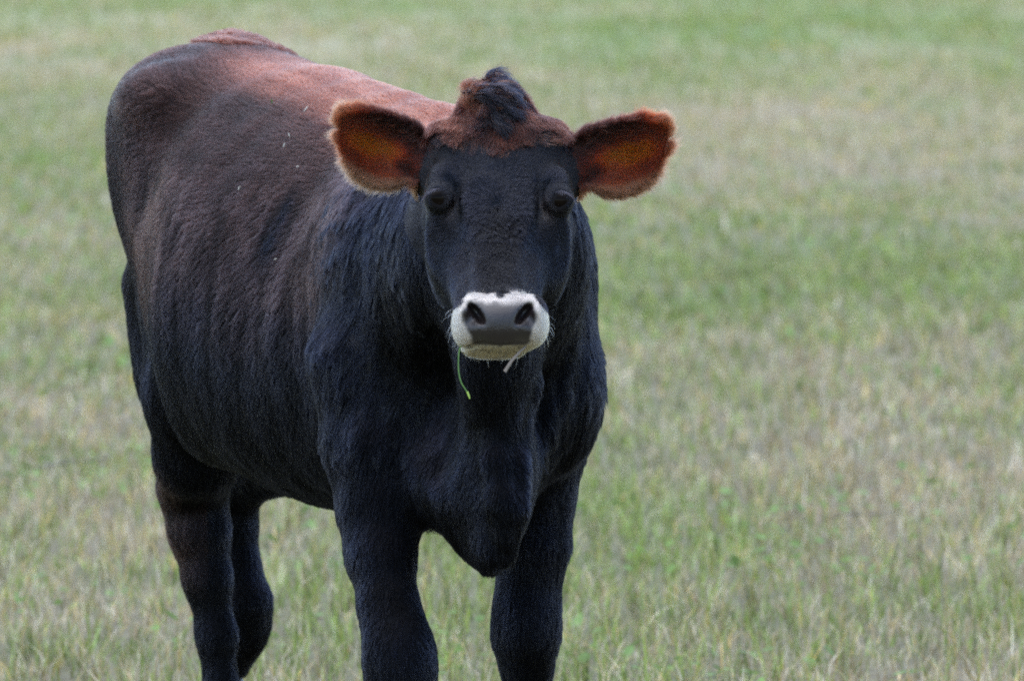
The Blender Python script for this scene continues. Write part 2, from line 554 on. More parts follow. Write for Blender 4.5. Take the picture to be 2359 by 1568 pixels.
def build_sdf():
    # trunk
    T = [torso_row(-.20, .900, .610, .74, .090),
         torso_row(-.12, .980, .550, .73, .145),
         torso_row(-.02, 1.048, .520, .73, .172, 1.9),
         torso_row(.10, 1.088, .503, .74, .184, 1.7),
         torso_row(.25, 1.104, .494, .74, .218, 1.75),
         torso_row(.42, 1.118, .490, .73, .250, 1.85, sh=-.02),
         torso_row(.60, 1.130, .495, .75, .266, 1.85, sh=-.05),
         torso_row(.76, 1.138, .522, .80, .238, 2.1, sh=-.10),
         torso_row(.90, 1.148, .590, .95, .226, 2.1, sh=-.15),
         torso_row(1.02, 1.152, .700, .98, .217, 2.2, sh=-.14),
         torso_row(1.11, 1.136, .790, .98, .150, 2.4, sh=-.08),
         torso_row(1.17, 1.060, .880, .98, .075, 2.0)]
    loft(COW, dense(T, 44), 1, k=.03)
    for s in (-1, 1):
        ell(COW, (s * .180, .88, 1.052 - s * .030), (.045, .080, .036), .06)                 # hook bone
        ell(COW, (s * .10, 1.13, 1.04), (.04, .05, .05), .06)                    # pin bone
        ell(COW, (s * .112, .93, .89), (.080, .13, .20), .02)                    # thigh
        chain(COW, [(s * .10, 1.02, .78, .085), (s * .105, 1.01, .66, .066)], .03, (1, 1.2, 1))
        ell(COW, (s * .150, .70, .66), (.06, .12, .10), .06)                     # flank above the stifle
        ell(COW, (s * .112, .02, .80), (.078, .13, .20), .03)         # shoulder
        ell(COW, (s * .108, -.09, .70), (.065, .09, .11), .035)                    # point of shoulder
    ell(COW, (0, 1.06, 1.135), (.03, .08, .022), .05)                            # tail head
    # flank hollow behind the ribs, hollow in front of the hook
    for s in (-1, 1):
        ell(COW, (s * .30, .80, .96), (.05, .08, .06), .07, op='cut')
        ell(COW, (s * .29, .27, .80), (.035, .05, .22), .05, op='cut')           # groove behind the shoulder
    # hind leg, near side (cow's right)
    chain(COW, [(-.112, .89, .74, .085), (-.118, .86, .63, .076), (-.108, .90, .53, .058), (-.092, .975, .475, .047)], .03, (1, 1.15, 1))
    chain(COW, [(-.110, 1.02, .62, .04), (-.095, 1.045, .49, .022)], .03)        # hamstring to the point of hock
    chain(COW, [(-.092, .975, .475, .045), (-.085, .965, .41, .042), (-.078, .950, .34, .033), (-.068, .935, .25, .026), (-.062, .925, .15, .026),
                (-.060, .92, .115, .034), (-.060, .89, .06, .032)], .025, (1, 1.25, 1))
    # hind leg, far side, lifted in mid stride
    chain(COW, [(.120, .92, .74, .10), (.105, .92, .62, .078), (.070, 1.02, .53, .055), (.030, 1.14, .462, .040)], .05, (1, 1.15, 1))
    chain(COW, [(.030, 1.15, .46, .038), (.030, 1.15, .40, .033), (.032, 1.14, .34, .031), (.040, 1.13, .280, .039), (.040, 1.145, .24, .040),
                (.034, 1.17, .19, .033)], .025, (1, 1.15, 1))
    # fore leg, near side, a step ahead
    chain(COW, [(-.150, -.03, .74, .085), (-.152, -.07, .62, .068), (-.160, -.10, .54, .052), (-.170, -.13, .475, .043), (-.171, -.165, .405, .036),
                (-.167, -.195, .355, .040), (-.165, -.20, .32, .0425), (-.165, -.20, .275, .040), (-.165, -.20, .235, .030), (-.165, -.20, .15, .025),
                (-.165, -.20, .11, .034), (-.165, -.225, .06, .033)], .03, (1, 1.15, 1))
    # fore leg, far side
    chain(COW, [(.122, .02, .72, .080), (.116, .01, .62, .066), (.110, .005, .54, .053), (.108, 0, .47, .046), (.100, 0, .41, .038),
                (.095, -.005, .365, .0405), (.094, -.005, .33, .039), (.098, 0, .285, .028), (.100, 0, .24, .024), (.100, 0, .15, .023),
                (.10, 0, .11, .032), (.10, -.025, .06, .031)], .03, (1, 1.15, 1))
    # neck
    chain(WORLD, [(-.095, 12.54, .86, .175), (-.070, 12.38, .870, .150), (-.035, 12.22, .900, .124), (-.020, 12.10, .955, .095)], .07, (1, 1, 1.15))
    # throat, dewlap, brisket
    chain(WORLD, [(-.025, 12.06, .88, .07), (-.030, 12.12, .76, .066), (-.035, 12.17, .66, .07)], .06, (.8, 1.1, 1))
    chain(WORLD, [(-.022, 12.14, .80, .030), (-.014, 12.125, .68, .030), (-.010, 12.10, .58, .030), (-.030, 12.10, .50, .034)], .05, (.7, 1.3, 1))
    ell(WORLD, (-.036, 12.21, .575), (.060, .13, .110), .05)
    ell(WORLD, (-.060, 12.30, .59), (.080, .17, .07), .06)
    # ridge of the dewlap and the hollows beside it
    chain(WORLD, [tuple(pix(px, py, yy)) + (r,) for px, py, yy, r in ((1222, 880, 12.13, .010), (1214, 960, 12.115, .012), (1204, 1060, 12.080, .012), (1190, 1170, 12.05, .012), (1170, 1280, 12.06, .012))], .02)
    ell(WORLD, pix(1242, 1010, 12.085), (.013, .06, .052), .022, op='cut')
    chain(WORLD, [tuple(pix(px, py, yy)) + (r,) for px, py, yy, r in ((1122, 960, 12.085, .008), (1138, 1060, 12.062, .014), (1152, 1150, 12.045, .014), (1160, 1230, 12.045, .009))], .018)
    ell(WORLD, pix(1010, 930, 12.14), (.030, .07, .10), .05, op='cut')
    # head: x, s down the face, n out of it
    H = [  # s, cx, n centre, half width, out, in, exp out, exp in
        (-.005, 0, -.075, .050, .055, .055, 2.2, 2.0),
        (.03, 0, -.070, .080, .068, .080, 2.3, 2.0),
        (.07, 0, -.060, .092, .062, .095, 2.5, 2.0),
        (.12, 0, -.058, .096, .050, .115, 2.3, 2.1),
        (.16, 0, -.060, .092, .046, .125, 2.2, 2.1),
        (.20, 0, -.064, .080, .046, .120, 2.1, 2.1),
        (.25, 0, -.064, .064, .046, .098, 2.1, 2.1),
        (.30, 0, -.060, .053, .042, .072, 2.1, 2.1),
        (.35, 0, -.050, .048, .036, .036, 2.2, 2.1),
        (.38, 0, -.045, .046, .026, .016, 2.2, 2.1),
        (.395, 0, -.045, .038, .020, .010, 2.2, 2.1)]
    loft(HEAD, dense(H, 36), 1, k=.03)
    # frontal and nasal plate, standing proud of the orbits and cheeks
    loft(HEAD, dense([(.05, 0, -.04, .052, .034, .03, 2.6, 2), (.10, 0, -.035, .052, .033, .03, 2.8, 2), (.16, 0, -.03, .048, .029, .03, 3, 2),
                      (.21, 0, -.03, .041, .027, .03, 3, 2), (.27, 0, -.03, .035, .024, .03, 2.8, 2), (.33, 0, -.03, .034, .020, .03, 2.6, 2)], 24), 1, k=.016)
    for s in (-1, 1):
        ell(HEAD, (s * .078, .120, -.027), (.022, .036, .028), .018)             # brow over the orbit
        ell(HEAD, (s * .076, .190, -.058), (.018, .030, .030), .03)              # below the orbit
        ell(HEAD, (s * .064, .175, -.110), (.028, .065, .050), .03)               # cheek muscle
        ell(HEAD, (s * .055, .028, -.028), (.035, .03, .03), .03)                # corner of the poll
        ell(HEAD, (s * .093, .045, -.075), (.025, .03, .03), .03)                # ear base
        ell(HEAD, (s * .058, .162, -.004), (.011, .034, .016), .014, op='cut')     # hollow inside the eye
        ell(HEAD, (s * .074, .265, -.016), (.020, .07, .024), .035, op='cut')     # hollow along the nose
    for s in (-1, 1):
        ell(HEAD, (s * .088, .232, -.036), (.016, .044, .024), .03, op='cut')   # hollow of the cheek
    ell(HEAD, (0, .012, -.02), (.05, .03, .03), .03)
    ell(WORLD, (HO[0] - .006, 12.035, 1.112), (.036, .030, .032), .025)                             # crest of the poll
    # muzzle and chin, in world axes round the head's centre line
    mz = lambda x, y, z: (HO[0] + .002 + x, y, z)
    ell(WORLD, mz(0, 11.795, .839), (.0590, .060, .037), .014)
    for s in (-1, 1):
        ell(WORLD, mz(s * .040, 11.777, .848), (.0225, .038, .026), .012)         # wing of the nostril
        ell(WORLD, mz(s * .043, 11.795, .826), (.021, .045, .024), .015)         # upper lip corner
    ell(WORLD, mz(0, 11.757, .835), (.036, .030, .031), .015)                    # nose plate
    ell(WORLD, mz(.005, 11.792, .8080), (.0310, .038, .0170), .004)                # lower lip
    ell(WORLD, mz(.004, 11.87, .828), (.030, .07, .03), .02)
    # mouth line
    chain(WORLD, [mz(-.06, 11.79, .8045) + (.004,), mz(-.02, 11.745, .8085) + (.0035,), mz(.03, 11.745, .8085) + (.0035,), mz(.065, 11.79, .8055) + (.004,)], .005, op='cut')
    # nostrils: comma-shaped, leaning outward at the top
    for s in (-1, 1):
        ell(WORLD, mz(s * .0335, 11.730, .8525), (.0070, .038, .0205), .005, (0, s * R(38), 0), op='cut')
        ell(WORLD, mz(s * .0410, 11.728, .8430), (.0100, .023, .0120), .008, op='cut')
    ell(WORLD, mz(0, 11.722, .878), (.004, .02, .008), .012, op='cut')
    # eye sockets
    for s in (-1, 1):
        c = eye_c(s)
        ell(WORLD, tuple(c), (.0185, .0185, .0185), .012)                        # lid around the ball
        chain(WORLD, [tuple(c + np.array([s * .0045, -.019, .007])) + (.0070,), tuple(c + np.array([-s * .0035, -.021, -.005])) + (.0074,)], .004, op='cut')
        chain(WORLD, [tuple(c + np.array([-s * .008, -.020, -.010])) + (.0035,), tuple(c + np.array([-s * .013, -.022, -.016])) + (.0025,)], .004, op='cut')
    # ears: leaf-shaped cups
    for s in (-1, 1):
        o, A, L = ear_frame(s)
        def leaf(x, y, z):
            # u along the ear 0..L, v across, w out of the opening
            u = x / L
            uc = np.clip(u, 0, 1)
            y = y + .007 * np.sin(np.pi * uc) - .010 * uc ** 3
            half = .0455 * np.sin(np.pi * np.clip(uc * .88 + .10, 0, 1)) ** .62 + .002
            cup = .030 * (1 - .35 * uc)
            q = np.clip(y / half, -1.4, 1.4)
            surf = -cup * (1 - q * q) * (np.sin(np.pi * np.clip(uc * .80 + .12, 0, 1)) ** .8)
            d1 = np.abs(z - surf) * 0.78 - (.0035 + .004 * (1 - uc))
            d2 = np.abs(y) - half
            d3 = np.abs(x - L / 2) - L / 2
            return np.maximum(np.maximum(d1, d2), d3)
        apply(leaf, (o, A), np.array([0, -.056, -.04]), np.array([L, .056, .02]), .010)
        chain((o, A), [(-.030, 0, -.020, .030), (.012, 0, -.020, .022)], .02)
    # tail
    chain(COW, [(0, 1.13, 1.11, .028), (0, 1.19, 1.04, .026), (0, 1.205, .85, .019), (.01, 1.205, .60, .015), (.030, 1.20, .42, .012)], .03)
    # behind the knees and general surface relief
    return

def eye_c(s):
    return np.array([HO[0] + .0005 + s * .0835, 11.925, .9955 - .0015 * s])

def ear_frame(s):
    # x axis along the ear, y across (towards the upper edge), z out of the opening
    if s < 0:
        root, tip, L = np.array([-.122, 12.03, 1.046]), np.array([-.245, 12.02, 1.089]), .126
    else:
        root, tip, L = np.array([.088, 12.03, 1.040]), np.array([.222, 12.02, 1.074]), .132
    u = tip - root
    u /= np.linalg.norm(u)
    wv = np.array([s * .10, -1.0, -.05])
    wv -= u * (wv @ u)
    wv /= np.linalg.norm(wv)
    v = np.cross(wv, u)
    if v[2] < 0:
        v = -v
    return root, np.stack([u, v, wv]), L

def surface_nets():
    V = VOL
    S = V < 0
    a = S[:-1, :-1, :-1]
    allin = a.copy()
    anyin = a.copy()
    for dx in (0, 1):
        for dy in (0, 1):
            for dz in (0, 1):
                b = S[dx:S.shape[0] - 1 + dx, dy:S.shape[1] - 1 + dy, dz:S.shape[2] - 1 + dz]
                allin &= b
                anyin |= b
    act = anyin & ~allin
    ci = np.argwhere(act)
    idx = np.full(act.shape, -1, dtype=np.int32)
    idx[tuple(ci.T)] = np.arange(len(ci))
    acc = np.zeros((len(ci), 3))
    cnt = np.zeros(len(ci))
    G = (GX, GY, GZ)
    corners = [(i, j, k) for i in (0, 1) for j in (0, 1) for k in (0, 1)]
    for c in corners:
        for ax in range(3):
            if c[ax]: continue
            d = list(c)
            d[ax] = 1
            p0, p1 = ci + np.array(c), ci + np.array(d)
            v0, v1 = V[tuple(p0.T)], V[tuple(p1.T)]
            m = (v0 < 0) != (v1 < 0)
            t = np.where(m, v0 / np.where(m, v0 - v1, 1), 0)
            q0 = np.stack([G[i][p0[:, i]] for i in range(3)], 1).astype(float)
            q1 = np.stack([G[i][p1[:, i]] for i in range(3)], 1).astype(float)
            q = q0 + (q1 - q0) * t[:, None]
            acc += q * m[:, None]
            cnt += m
    P = acc / cnt[:, None]
    F = []
    for ax in range(3):
        o1, o2 = [i for i in range(3) if i != ax]
        s0 = [slice(1, n - 1) for n in S.shape]
        s1 = list(s0)
        s0[ax] = slice(0, S.shape[ax] - 1)
        s1[ax] = slice(1, S.shape[ax])
        e0, e1 = S[tuple(s0)], S[tuple(s1)]
        ed = np.argwhere(e0 != e1)
        base = ed.copy()
        base[:, o1] += 1
        base[:, o2] += 1
        inside0 = e0[tuple(ed.T)]
        def cell(d1, d2):
            q = base.copy()
            q[:, o1] -= d1
            q[:, o2] -= d2
            return idx[tuple(q.T)]
        quad = np.stack([cell(0, 0), cell(1, 0), cell(1, 1), cell(0, 1)], 1)
        flip = inside0 if ax != 1 else ~inside0
        quad[~flip] = quad[~flip][:, ::-1]
        F.append(quad)
    F = np.concatenate(F)
    return P, F[(F >= 0).all(1)]

def relax(P, F, n, lam=0.5):
    e = np.concatenate([F[:, [0, 1]], F[:, [1, 2]], F[:, [2, 3]], F[:, [3, 0]]])
    for it in range(n):
        for l in (lam, -lam * 1.02):
            a = np.zeros_like(P)
            c = np.zeros(len(P))
            for q in range(3):
                a[:, q] = np.bincount(e[:, 0], P[e[:, 1], q], len(P)) + np.bincount(e[:, 1], P[e[:, 0], q], len(P))
            c = np.bincount(e[:, 0], minlength=len(P)) + np.bincount(e[:, 1], minlength=len(P))
            P = P + l * (a / c[:, None] - P)
    return P

def vnormals(P, F):
    n = np.cross(P[F[:, 2]] - P[F[:, 0]], P[F[:, 3]] - P[F[:, 1]])
    N = np.zeros_like(P)
    for k in range(4):
        for q in range(3):
            N[:, q] += np.bincount(F[:, k], n[:, q], len(P))
    return N / (np.linalg.norm(N, axis=1)[:, None] + 1e-12)

build_sdf()
BP, BF = surface_nets()
BP = relax(BP, BF, 2)
BN = vnormals(BP, BF)
# muscle and skin relief: shallow folds of the hide on the trunk
_l = to_local(COW, BP)
_hd = to_local(HEAD, BP)
trunk = smooth(-.25, -.05, _l[:, 1]) * smooth(.35, .55, _l[:, 2])
trunk = np.where((BP[:, 1] < 12.12) & (BP[:, 2] > .78), 0, trunk)
fold = fbm(np.stack([_l[:, 0] * 1, _l[:, 1] * 1.0 + _l[:, 2] * .55, _l[:, 2] * .5], 1), (4, 9, 4), 2.0, 2) - .5
BP = BP + BN * (fold * .012 * trunk)[:, None]
# loose hanging skin of the neck and shoulder
nk = smooth(.26, .08, _l[:, 1]) * smooth(.52, .66, _l[:, 2]) * smooth(1.06, .96, _l[:, 2])
nk = np.where((_hd[:, 2] > -.20) & (BP[:, 1] < 12.16) & (BP[:, 2] > .78), 0, nk)
_q = np.stack([_l[:, 0] * 22 + 5 * _l[:, 1] + .8 * np.sin(_l[:, 2] * 14), _l[:, 1] * 20, _l[:, 2] * 1.8], 1)
f2 = np.abs(fbm(_q, 1.0, 4.0, 2) - .5) * 2
BP = BP + BN * ((.35 - f2) * .0065 * nk)[:, None]
BN = vnormals(BP, BF)

# ---- where is what on the body
def regions(P):
    h = to_local(HEAD, P)
    c = to_local(COW, P)
    ears = {}
    isear = np.zeros(len(P), int)
    for s in (-1, 1):
        o, A, L = ear_frame(s)
        e = (P - o) @ A.T
        m = (e[:, 0] > -.004) & (e[:, 0] < L + .01) & (np.abs(e[:, 1]) < .06) & (np.abs(e[:, 2] + .015) < .04) & ((P[:, 0] - HO[0]) * s > .095)
        isear[m] = s
        ears[s] = e
    head = (h[:, 1] > -.06) & (h[:, 1] < .5) & (h[:, 2] > -.215 + .02) & (np.abs(h[:, 0]) < .135) & (P[:, 1] < 12.13) & (isear == 0) & (P[:, 2] > .775)
    return h, c, ears, isear, head

def muzzle_masks(P):
    """white ring and dark leather as they lie on the muzzle"""
    x = P[:, 0] - (HO[0] + .002)
    z, y = P[:, 2], P[:, 1]
    ax = np.abs(x)
    wob = (noise(P, (90, 90, 90), 3) - .5) * .006
    top = .8795 - .006 * np.exp(-(x / .009) ** 2) + wob - np.clip(ax - .041, 0, 1) * 1.1
    white = smooth(-.002, .003, top + .45 * np.clip(y - 11.79, 0, 1) * 0 - z) * smooth(11.842, 11.832, y + wob * 2 + .3 * np.clip(.86 - z, -.1, .1))
    hw = np.interp(z, [.800, .806, .812, .820, .830, .840, .850, .858, .866], [.028, .035, .038, .0405, .045, .0500, .0505, .047, .040])
    leather = smooth(.004, -.003, ax - hw + wob * .9) * smooth(.871, .861, z + wob) * smooth(.8055, .8085, z) * (y < 11.80)
    return white, leather

def mixc(a, b, t):
    return a * (1 - t[:, None]) + b * t[:, None]

BLACK = np.array([.0024, .0026, .0047])
BROWN = np.array([.031, .016, .0145])
RED = np.array([.20, .066, .043])
RUST = np.array([.050, .019, .015])

def coat_color(P, N):
    c = to_local(COW, P)
    lx, ly, z = c.T
    warp = (fbm(c, (5, 4, 7), 21.0) - .5)
    fine = noise(c, (28, 9, 28), 4.0) - .5
    zz = z + .13 * warp + .03 * fine
    col = np.tile(BLACK, (len(P), 1))
    body_ = smooth(-.10, .15, ly)
    brown = smooth(.70, .98, zz) * body_ * (1 - .75 * smooth(.74, .98, ly) * smooth(1.15, .98, z))
    col = mixc(col, BROWN, np.clip(brown * (.88 + .45 * warp + .5 * fine), 0, 1))
    top = smooth(1.00, 1.06, z) * smooth(.93, .68, ly) * smooth(.085, .02, lx) * smooth(-.135, -.050, lx + .05 * warp + .03 * fine)
    col = mixc(col, RED, np.clip(top * 1.0, 0, 1))
    rump = smooth(.92, 1.02, ly) * smooth(1.07, 1.13, z + .06 * warp)
    col = mixc(col, RUST, np.clip(rump * .9, 0, 1))
    # worn dark marks on the flank
    for a, b, r1, r2 in ((.285, .895, .03, .03), (.27, .94, .02, .035), (.22, 1.058, .09, .016), (.46, 1.093, .07, .010)):
        m = np.exp(-((ly - a) / r1) ** 2 - ((z - b) / r2) ** 2)
        col = mixc(col, BLACK * 1.2, np.clip(m * 1.1 * (1 + warp), 0, 1) * (z < 1.06))
    # reddish tinge behind the hock and inside the thigh
    hk = smooth(.55, .45, z) * smooth(.3, .36, z) * smooth(.85, .95, ly) * (lx < -.09)
    col = mixc(col, np.array([.10, .045, .03]), hk * .12)
    return col

_white, _leather = muzzle_masks(BP)
_h, _c, _ears, _isear, _head = regions(BP)
bc = np.where(_head[:, None], np.array([.006, .005, .006]), coat_color(BP, BN) * .7)
bc = bc * (1 - _white[:, None]) + _white[:, None] * np.array([.50, .43, .37])
_spot = smooth(.62, .78, noise(BP, (330, 330, 330), 8.0))[:, None]
lip = (smooth(.809, .806, BP[:, 2]) * _white)[:, None]
bc = bc * (1 - lip) + lip * np.array([.30, .24, .14])
leath = np.array([.019, .013, .012])
bc = bc * (1 - _leather[:, None]) + _leather[:, None] * leath
# speckled fade of the leather into the white above it
_fade = smooth(.880, .866, BP[:, 2]) * smooth(.042, .034, np.abs(BP[:, 0] - HO[0] - .002)) * (1 - _leather) * _white
bc = bc * (1 - _fade[:, None] * _spot * .8) + _fade[:, None] * _spot * .8 * leath
for _s in (-1, 1):                                     # bare lid rims and tear corners
    _d = (BP - eye_c(_s) - np.array([0, -.014, -.001])) / np.array([.0135, .022, .0165])
    _k = (smooth(1.05, .85, np.linalg.norm(_d, axis=1)) * .12)[:, None]
    bc = bc * (1 - _k) + _k * np.array([.035, .027, .024])
_em = (_isear != 0)
bc[_em] = np.array([.10, .035, .012])
me = mesh_np("body", BP, BF)
set_col(me, "Col", bc)
# the skin takes the colour of the hair growing from it
ga = me.attributes.new("gloss", 'FLOAT', 'POINT')
ga.data.foreach_set("value", _leather.astype(np.float32))
me.materials.append(MAT_HIDE)

cow = bpy.data.objects.new("cow", None)
sc.collection.objects.link(cow)
cow.location = (float(CO[0]), float(CO[1]), 0)
bpy.context.view_layer.update()
tag(cow, "black cow with brown back, orange ears and white muzzle standing on the pasture", "cow")
body = link("body", me, cow)

# ---------------------------------------------------------------- eyes, hooves
def uv_ball(c, r, rot, name, m, nu=32, nv=20, bulge=0.0):
    vs, fs = [], []
    for i in range(nv + 1):
        th = math.pi * i / nv
        for j in range(nu):
            ph = 2 * math.pi * j / nu
            v = np.array([math.sin(th) * math.cos(ph), math.sin(th) * math.sin(ph), math.cos(th)])
            rr = r * (1 + bulge * math.exp(-((th) / .42) ** 2))
            vs.append(c + rot @ (v * rr))
    for i in range(nv):
        for j in range(nu):
            fs.append([i * nu + j, (i + 1) * nu + j, (i + 1) * nu + (j + 1) % nu, i * nu + (j + 1) % nu])
    me = mesh_np(name, np.array(vs), np.array(fs))
    me.materials.append(m)
    return me

def M_eye():
    m, nt, p = mat("eyeball")
    tc = nt.nodes.new("ShaderNodeTexCoord")
    n = nt.nodes.new("ShaderNodeTexNoise")
    n.inputs["Scale"].default_value = 90
    nt.links.new(tc.outputs["Object"], n.inputs["Vector"])
    r = nt.nodes.new("ShaderNodeValToRGB")
    r.color_ramp.elements[0].color = (.002, .0015, .001, 1)
    r.color_ramp.elements[1].color = (.010, .006, .004, 1)
    nt.links.new(n.outputs[0], r.inputs[0])
    nt.links.new(r.outputs[0], p.inputs["Base Color"])
    p.inputs["Roughness"].default_value = 0.05
    p.inputs["Specular IOR Level"].default_value = 0.06
    return m
MAT_EYE = M_eye()
for s in (-1, 1):
    d = Vector((s * .45, -1, .05)).normalized()
    rot = np.array(d.to_track_quat('Z', 'Y').to_matrix())
    link("eye", uv_ball(eye_c(s), .0168, rot, "eye", MAT_EYE, bulge=.06), cow)

MAT_HOOF = M_plain("hoof_horn", (.035, .030, .026), .45)
def hoof(c, yaw, tilt=0.0):
    vs, fs = [], []
    prof = [(.0, .034, .044, .0), (.028, .033, .041, .004), (.055, .030, .035, .010), (.068, .027, .030, .013)]
    nseg = 28
    for z, a, b, sh in prof:
        for j in range(nseg):
            t = 2 * math.pi * j / nseg
            x, y = a * math.cos(t), -b * math.sin(t) - .012
            if y < 0:                                       # the cleft between the claws
                y += .020 * math.exp(-(x / .006) ** 2) * (1 if z < .06 else .4)
            y += sh
            vs.append((x, y, z))
    n = len(prof)
    for i in range(n - 1):
        for j in range(nseg):
            fs.append([i * nseg + j, i * nseg + (j + 1) % nseg, (i + 1) * nseg + (j + 1) % nseg, (i + 1) * nseg + j])
    vs = np.array(vs)
    top = len(vs)
    vs = np.vstack([vs, [[0, -.01, 0]], [[0, 0, .068]]])
    tri = [[top, (j + 1) % nseg, j] for j in range(nseg)] + [[top + 1, (n - 1) * nseg + j, (n - 1) * nseg + (j + 1) % nseg] for j in range(nseg)]
    Rm = rotm(tilt, 0, yaw)
    vs = vs @ Rm.T + np.array(c)
    me = mesh_np("hoof", vs, [np.array(fs), np.array(tri)])
    me.materials.append(MAT_HOOF)
    link("hoof", me, cow)
for lx, ly, z, t in ((-.165, -.232, 0, 0), (.10, -.032, 0, 0), (-.060, .885, 0, 0), (.034, 1.185, .115, R(-35))):
    p = to_world(COW, (lx, ly, z))
    gz = float(ground_h(np.array([p[0]]), np.array([p[1]]))[0])
    hoof((p[0], p[1], p[2] + max(min(gz, .0), -.02)), YAW, t)

# ---------------------------------------------------------------- coat
def sample_surface(n, weight_fn):
    c = BP[BF].mean(1)
    ar = np.linalg.norm(np.cross(BP[BF[:, 2]] - BP[BF[:, 0]], BP[BF[:, 3]] - BP[BF[:, 1]]), axis=1) / 2
    wt = ar * weight_fn(c)
    cdf = np.cumsum(wt)
    f = np.searchsorted(cdf, rng.random(n) * cdf[-1])
    f = np.minimum(f, len(BF) - 1)
    u, v = rng.random(n)[:, None], rng.random(n)[:, None]
    q = BF[f]
    bil = lambda A: (A[q[:, 0]] * (1 - u) + A[q[:, 1]] * u) * (1 - v) + (A[q[:, 3]] * (1 - u) + A[q[:, 2]] * u) * v
    P, N = bil(BP), bil(BN)
    return P, N / np.linalg.norm(N, axis=1)[:, None]

def unit(v):
    return v / (np.linalg.norm(v, axis=1)[:, None] + 1e-9)

def grow(name, P, N, flow, L, lift, rad, col, bend=0.35, clump=0.5, clump_n=None, curl=0.0, jit=.12, npt=5, parent=None, droop=0.0, m=None):
    """hairs from roots P: start lifted off the skin, lie down along flow, gather to clump tips"""
    n = len(P)
    T = unit(flow - N * (flow * N).sum(1)[:, None])
    T = unit(T + rng.normal(0, jit, (n, 3)))
    T = unit(T - N * (T * N).sum(1)[:, None])
    L, lift, rad = [np.broadcast_to(np.asarray(a, float), (n,)).copy() for a in (L, lift, rad)]
    D = unit(T + N * lift[:, None])
    t = np.linspace(0, 1, npt)
    K = P[:, None] + D[:, None] * (L[:, None] * t)[:, :, None]
    K -= N[:, None] * (bend * lift[:, None] * L[:, None] * t ** 2)[:, :, None]
    K[:, :, 2] -= (droop * L[:, None] * t ** 2)
    if clump > 0:
        nc = clump_n or max(n // 12, 1)
        ci = rng.choice(n, nc, replace=False)
        kd = kdtree.KDTree(nc)
        for i, j in enumerate(ci):
            kd.insert(P[j], i)
        kd.balance()
        near = ci[np.fromiter((kd.find(p)[1] for p in P.tolist()), int, n)]
        off = K[near] - K
        s = clump * (0.6 + .8 * rng.random(n))
        K += off * (s[:, None] * t[None] ** 1.3)[:, :, None] * np.array([1, 1, 1])
    if curl > 0:
        ph = rng.random(n)[:, None] * .8 + 6 * noise(P, 25, 1)[:, None]
        B = np.cross(N, T)
        K += B[:, None] * (curl * L[:, None] * np.sin(ph + t * 5.5) * t)[:, :, None]
        K += N[:, None] * (curl * .6 * L[:, None] * np.cos(ph * 1.3 + t * 4.5) * t)[:, :, None]
    cv = bpy.data.hair_curves.new(name)
    cv.add_curves([npt] * n)
    cv.attributes["position"].data.foreach_set("vector", K.astype(np.float32).ravel())
    ra = cv.attributes.get("radius") or cv.attributes.new("radius", 'FLOAT', 'POINT')
    prof = np.interp(t, [0, .35, .8, 1], [.9, 1, .7, .15])
    ra.data.foreach_set("value", (rad[:, None] * prof[None]).astype(np.float32).ravel())
    ca = cv.attributes.new("hcol", 'FLOAT_COLOR', 'POINT')
    C = np.ones((n, npt, 4), dtype=np.float32)
    C[:, :, :3] = np.clip(col, 0.0008, .95)[:, None]
    ca.data.foreach_set("color", C.ravel())
    cv.materials.append(m or MAT_HAIR)
    cv.update_tag()
    return link(name, cv, parent or cow)

